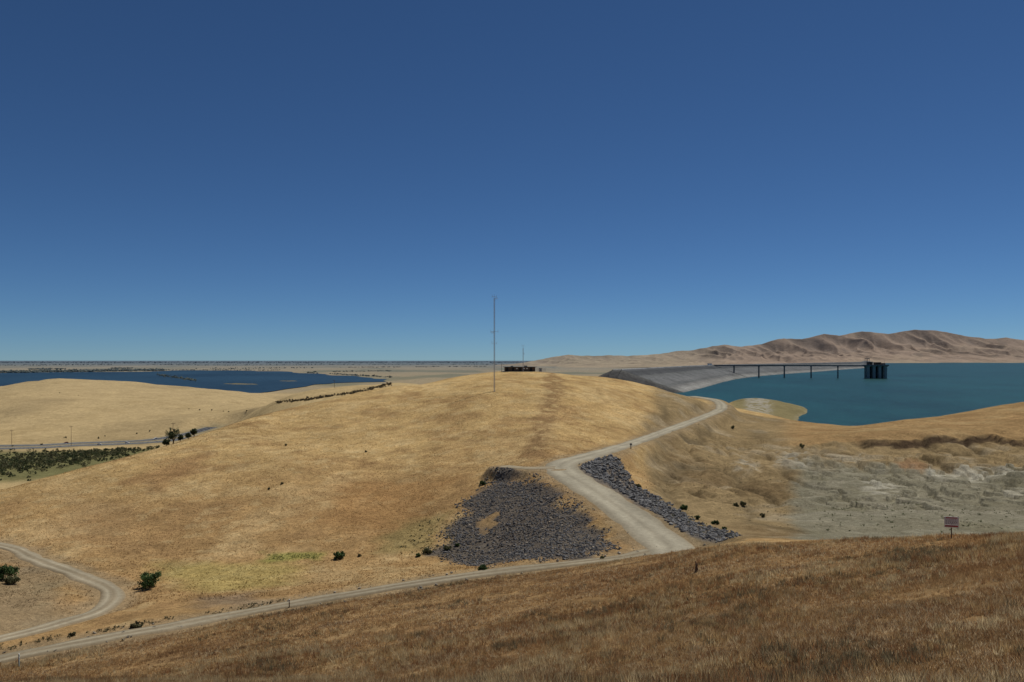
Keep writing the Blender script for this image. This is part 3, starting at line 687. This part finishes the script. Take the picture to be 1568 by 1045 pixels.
V=np.vstack(VV); mesh_np('creek_trees',V,np.arange(len(V)).reshape(-1,4),M_leaf,np.vstack(CC))
VV=[];CC=[]
for px,py in [(288,628),(305,629),(322,628),(340,630),(352,632),(375,630),(100,672),(160,669),(205,666),(60,682),(20,684),(225,661),(118,606),(90,603),(150,672)]:
    p=Gd([(px+R.normal(0,3),py+R.normal(0,.6))])[0]; z0=float(terrain_z(p[:1],p[1:])[0]); w=R.uniform(1.0,2.0)
    V,C=leaves((p[0],p[1],z0+w*.5),(w,w,w*.7),90,.5,R,(.08,.085,.04)); VV.append(V);CC.append(C)
for _ in range(130):  # brown leaf clumps added to stand for the dark road cut
    px=R.uniform(425,600); py=np.interp(px,[425,470,510,560,600],[617,613,607,599,588])+R.normal(0,1.0)
    p=Gd([(px,py)])[0]
    if p[1]<500: continue
    z0=float(terrain_z(p[:1],p[1:])[0]); w=R.uniform(1.2,2.6); V,C=leaves((p[0],p[1],z0+w*.2),(w*2,w,w*.4),50,.6,R,(.09,.07,.04)); VV.append(V);CC.append(C)
V=np.vstack(VV); mesh_np('bushes_and_cut_clumps',V,np.arange(len(V)).reshape(-1,4),M_leaf,np.vstack(CC))
bl=[];br_=[]
def row(p0,p1,n,sp,r0,r1,thr=-.45):
    for _ in range(n):
        t=R.random(); px=p0[0]+(p1[0]-p0[0])*t; py=p0[1]+(p1[1]-p0[1])*t+R.normal(0,sp)
        if vnoise(np.array([px/31.]),np.array([p0[1]*1.]),3)[0]<thr: continue
        xx,yy=wz(px,max(py,554.2),-95); bl.append((xx,yy,-95)); br_.append(R.uniform(r0,r1))
row((-200,570.8),(60,570.2),1100,.45,4,8,-.9); row((60,569.6),(250,567.3),1300,.45,4,8,-.9); row((30,566),(220,564),400,.35,3,6)
row((250,567),(430,567.3),160,.2,2,4); row((470,571),(600,578),120,.3,2,4)
row((-200,560),(300,558.5),450,.45,4,7); row((300,559.5),(620,558.5),260,.25,3,6); row((520,563),(745,561.5),260,.25,2.5,5)
row((620,558.5),(900,558.5),200,.25,3,6); row((240,574),(300,583),160,.9,2,3.5); row((480,570),(600,568),90,.3,2,4.5); row((-200,556.0),(1000,556),2400,.35,5,9,-.9); row((300,565),(480,563.5),110,.3,2.5,5); row((-200,554.8),(1000,554.8),2200,.12,8,13,-.9)
def tc(n,Rr):
    c=np.array((.075,.085,.05))*Rr.uniform(.7,1.5,(n,1)); d=np.array(bl)[:,1:2]; hz=1-np.exp(-d/10500); return c*(1-hz)+np.array((.105,.14,.175))*hz  # tree colour carries distance haze, painted in
scatter_blobs('distant_treeline',np.array(bl),np.array(br_),IV1,IF1,M_leaf,tc,sq=(.8,2.6),jit=.18,sink=.3,seed=9)

# ---------------------------------------------------------------- masts and hilltop station
def mast(name,px,d,H,w,arms,ws=.06):
    x0,y0,z0=at(px,d); b=MB()
    c3=[(w*math.cos(a),w*math.sin(a)) for a in(.5,2.6,4.7)]
    for c in c3: b.tube((*c,-.4),(*c,H-1.5),ws,ws,6,0)
    zz=0;stp=w*2.6
    while zz<H-1.6-stp:
        for i in range(3):
            a=c3[i];c=c3[(i+1)%3]
            b.tube((*a,zz),(*c,zz+stp),ws*.4,ws*.4,4,0); b.tube((*a,zz),(*c,zz),ws*.4,ws*.4,4,0)
        zz+=stp
    b.tube((0,0,H-1.8),(0,0,H),ws,ws*.6,6,0)
    for (h,l,kind) in arms:
        if kind==0:
            b.tube((-l,0,h),(l,0,h),ws*.8,ws*.8,5,0); b.tube((-l,0,h-.5),(-l,0,h+.9),ws*.7,ws*.7,5,0); b.tube((l,0,h-.5),(l,0,h+.6),ws*.7,ws*.7,5,0)
        elif kind==1:
            b.tube((0,0,h),(l,.4,h+.15),ws*.8,ws*.8,5,0)
            for q in np.linspace(.25,1,5): b.tube((l*q,.4*q,h-.45),(l*q,.4*q,h+.5),ws*.5,ws*.5,4,0)
    b.box((0,0,-.1),(w*3.4,w*3.4,.5),2)
    return b.obj(name,[M_steel,M_white,M_conc],loc=(x0,y0,z0))
mast('radio_mast',757,328,40,.26,[(39,.9,0),(38.2,1.3,1),(24.6,1.5,0),(24.2,-1.3,1),(19.8,1.0,0)],.055)
mast('radio_mast',801,398,13.5,.15,[(13,.5,0),(9,.7,1)],.04)
x0,y0,z0=at(796,402)
bd=bpy.data.objects.new('communications_building',None); S.collection.objects.link(bd); bd.location=(x0,y0,z0)
b=MB(); b.box((0,2.5,1.05),(15.6,5,2.5),0); b.box((-.5,2.5,.0),(16.4,5.8,.4),1); b.obj('walls',[M_brown,M_conc],parent=bd)
b=MB(); b.box((0,2.4,2.42),(17,6.6,.24),0); b.box((3,3,2.8),(1.6,1.4,.5),0); b.box((-4,3,2.75),(1.2,1.2,.4),0); b.obj('roof',[M_concd],parent=bd)
b=MB()
for xx in(-6.4,-3.4,.2,5.6): b.box((xx,-.04,1.15),(1.1,.12,2.0),0)
for xx in(-1.5,2.2,3.6): b.box((xx,-.04,1.6),(.8,.12,.5),1)
b.obj('doors_windows',[M_dark,M_white],parent=bd)
b=MB()
for i in range(9):
    b.tube((8.6+i*.55,-1.5,-.3),(8.6+i*.55,-1.5,1.9),.05,.05,5)
for h in(.4,1.1,1.85): b.tube((8.6,-1.5,h),(13,-1.5,h),.035,.035,4)
b.obj('chain_link_fence',[M_steel],loc=(x0,y0,z0))
b=MB(); b.box((0,0,.85),(1.6,1.6,1.7),0); b.box((0,0,1.76),(1.8,1.8,.1),1); b.box((.1,-.82,.8),(.7,.05,1.3),1)
b.obj('equipment_cabinet',[M_steel,M_concd],loc=(x0+10.4,y0+1,z0))
b=MB()
b.tube((0,0,-.3),(0,0,4.2),.09,.07,6); b.tube((-.7,0,3.9),(.7,0,3.9),.05,.05,5)
b.obj('utility_pole',[M_wood],loc=at(768,404))
def upole(px,d,H):
    b=MB(); b.tube((0,0,-.5),(0,0,H),.22,.14,8); b.box((0,0,H-.8),(3.4,.18,.2),0)
    for xx in(-1.5,-.6,.6,1.5): b.tube((xx,0,H-.7),(xx,0,H-.35),.07,.05,6,1)
    b.tube((-.9,.05,H-.8),(0,.05,H-1.9),.05,.05,4)
    b.obj('utility_pole',[M_wood,M_concd],loc=at(px,d),rz=.4)
upole(109,860,22); upole(265,700,36); upole(18,880,16); upole(930,640,9); upole(512,860,8)

# ---------------------------------------------------------------- signs and posts
p=Gd([(1457,825)])[0]; yy=min(p[1],79); x0,y0,z0=at(1457,yy)
sg=bpy.data.objects.new('warning_sign',None); S.collection.objects.link(sg); sg.location=(x0,y0,z0); sg.rotation_euler=(0,0,-.25)
b=MB(); b.box((0,.05,.75),(.09,.06,2.3),0); b.obj('post',[M_wood],parent=sg)
b=MB(); b.box((0,-.01,1.72),(1.26,.03,.74),0); b.box((0,-.01,1.20),(1.26,.03,.26),0); b.obj('panel',[M_white],parent=sg)
b=MB()
b.box((0,-.03,2.0),(1.0,.012,.09),0)
R=np.random.default_rng(3)
for k_,zz in enumerate((1.84,1.70,1.58,1.46)):
    xx=-.5
    while xx<.42:
        w_=R.uniform(.05,.11); b.box((xx+w_/2,-.03,zz),(w_,.012,.035),0 if k_<1 else 1); xx+=w_+.09
b.box((0,-.03,1.2),(1.14,.012,.12),0)
b.obj('lettering',[M_red,M_dark],parent=sg)
p=Gd([(1043,841)])[0]; x0,y0,z0=at(1043,min(p[1],118))
b=MB()
for xx in(-.32,.32): b.box((xx,0,.45),(.08,.08,1.5),1); b.box((xx,-.055,.92),(.46,.03,.62),0); b.box((xx,-.08,1.0),(.34,.012,.1),2); b.box((xx,-.08,.82),(.3,.012,.05),2)
b.obj('notice_sign',[M_white,M_wood,M_concd],loc=(x0,y0,z0))
def marker(px,py,h,mt,cap=True):
    p=Gd([(px,py)])[0]; x0,y0,z0=at(px,p[1]); b=MB(); b.tube((0,0,-.3),(0,0,h),.07,.07,10,0)
    if cap: b.tube((0,0,h),(0,0,h+.1),.085,.05,10,1); b.tube((0,0,h*.7),(0,0,h*.8),.075,.075,10,1)
    b.obj('marker_post',[mt,M_white],loc=(x0,y0,z0))
M_blue=plain('pale_blue_plastic',(.35,.5,.55),.5,.3)
marker(29,1022,1.4,M_blue); marker(443,931,1.1,M_wood); marker(112,705,1.2,M_wood,False)
p=Gd([(966,688)])[0]; x0,y0,z0=at(966,p[1]); b=MB(); b.box((0,0,.7),(.22,.22,1.9),0); b.box((0,-.13,1.35),(.7,.04,.5),1)
b.obj('road_sign',[M_wood,M_concd],loc=(x0,y0,z0))
p=Gd([(1066,877)])[0]; x0,y0,z0=at(1066,p[1]); b=MB()
b.tube((0,0,-.2),(.03,0,.75),.17,.11,9); b.tube((.03,0,.7),(-.06,.02,1.15),.11,.05,7); b.tube((.05,0,.6),(.2,.02,1.0),.06,.02,6); b.tube((.12,.05,-.1),(.16,.02,.45),.09,.04,6)
b.obj('dead_tree_stump',[M_wood],loc=(x0,y0,z0))

# ---------------------------------------------------------------- cars on the highway
T2=np.gradient(hp,axis=0); T2/=np.linalg.norm(T2,axis=1)[:,None]
def car(t,off,mt,suv=0,flip=0):
    i=int(t*(len(hp)-2)); P=hp[i]; Tn=T2[i]; a=math.atan2(Tn[1],Tn[0])+(math.pi if flip else 0)
    nx,ny=Tn[1]*off,-Tn[0]*off
    b=MB(); hgt=1.5+.35*suv
    prof=[(-2.25,.35),(-2.25,.85),(-1.9,.95),(-1.45,hgt) if not suv else (-2.1,hgt),(.45,hgt),(1.15,.98),(2.1,.82),(2.25,.6),(2.25,.35)]
    n=len(prof)
    v=[(q[0],-.88,q[1]) for q in prof]+[(q[0],.88,q[1]) for q in prof]
    b.add(v,[(j,(j+1)%n,n+(j+1)%n,n+j) for j in range(n)]+[tuple(range(n-1,-1,-1)),tuple(range(n,2*n))],0)
    for s in(-.9,.9):
        b.add([(-1.5,s,.98),(.85,s,.98),(.35,s,hgt-.1),(-1.35,s,hgt-.1)],[(0,1,2,3)],1)
        for xx in(-1.4,1.4): b.tube((xx,s-.1*np.sign(s),.33),(xx,s+.03*np.sign(s),.33),.33,.33,12,2)
    b.obj('car',[mt,M_glass,M_blk],loc=(P[0]+nx,P[1]+ny,P[2]+.25),rz=a)
M_silver=plain('silver_paint',(.5,.52,.54),.3,.5,.03); M_rd=plain('dark_red_paint',(.25,.03,.03),.3,.5,.03)
car(.80,-12,M_white,1,1); car(.70,18,M_silver); car(.62,-17,M_rd,0,1); car(.74,12,M_white); car(.86,17,M_silver,1)

# ---------------------------------------------------------------- light, sky, camera
el=math.radians(60); az=math.radians(42)
sun=bpy.data.lights.new('sun','SUN'); sun.energy=3.9; sun.angle=math.radians(.5); sun.color=(1,.965,.90)
so=bpy.data.objects.new('sun',sun); S.collection.objects.link(so)
so.rotation_euler=Vector((math.sin(az)*math.cos(el),math.cos(az)*math.cos(el),math.sin(el))).to_track_quat('Z','Y').to_euler()
w=bpy.data.worlds.new('World'); S.world=w; w.use_nodes=True; nt=w.node_tree
sk=nt.nodes.new('ShaderNodeTexSky'); sk.sky_type='NISHITA'; sk.sun_disc=False; sk.sun_elevation=el; sk.sun_rotation=az
sk.altitude=0; sk.air_density=.55; sk.dust_density=0; sk.ozone_density=8.8
tn=nt.nodes.new('ShaderNodeVectorMath'); tn.operation='MULTIPLY'; tn.inputs[1].default_value=(.80,1.0,1.08)
nt.links.new(sk.outputs[0],tn.inputs[0]); nt.links.new(tn.outputs[0],nt.nodes['Background'].inputs[0]); nt.nodes['Background'].inputs[1].default_value=.052
cam=bpy.data.cameras.new('camera'); cam.sensor_width=36; cam.lens=36*F/1568; cam.shift_y=(HY-522.5)/1568; cam.clip_start=.5; cam.clip_end=200000
co=bpy.data.objects.new('camera',cam); S.collection.objects.link(co); co.location=(0,0,0); co.rotation_euler=(math.radians(90),0,0)
S.camera=co
S.view_settings.view_transform='Standard'; S.view_settings.look='None'; S.view_settings.exposure=0
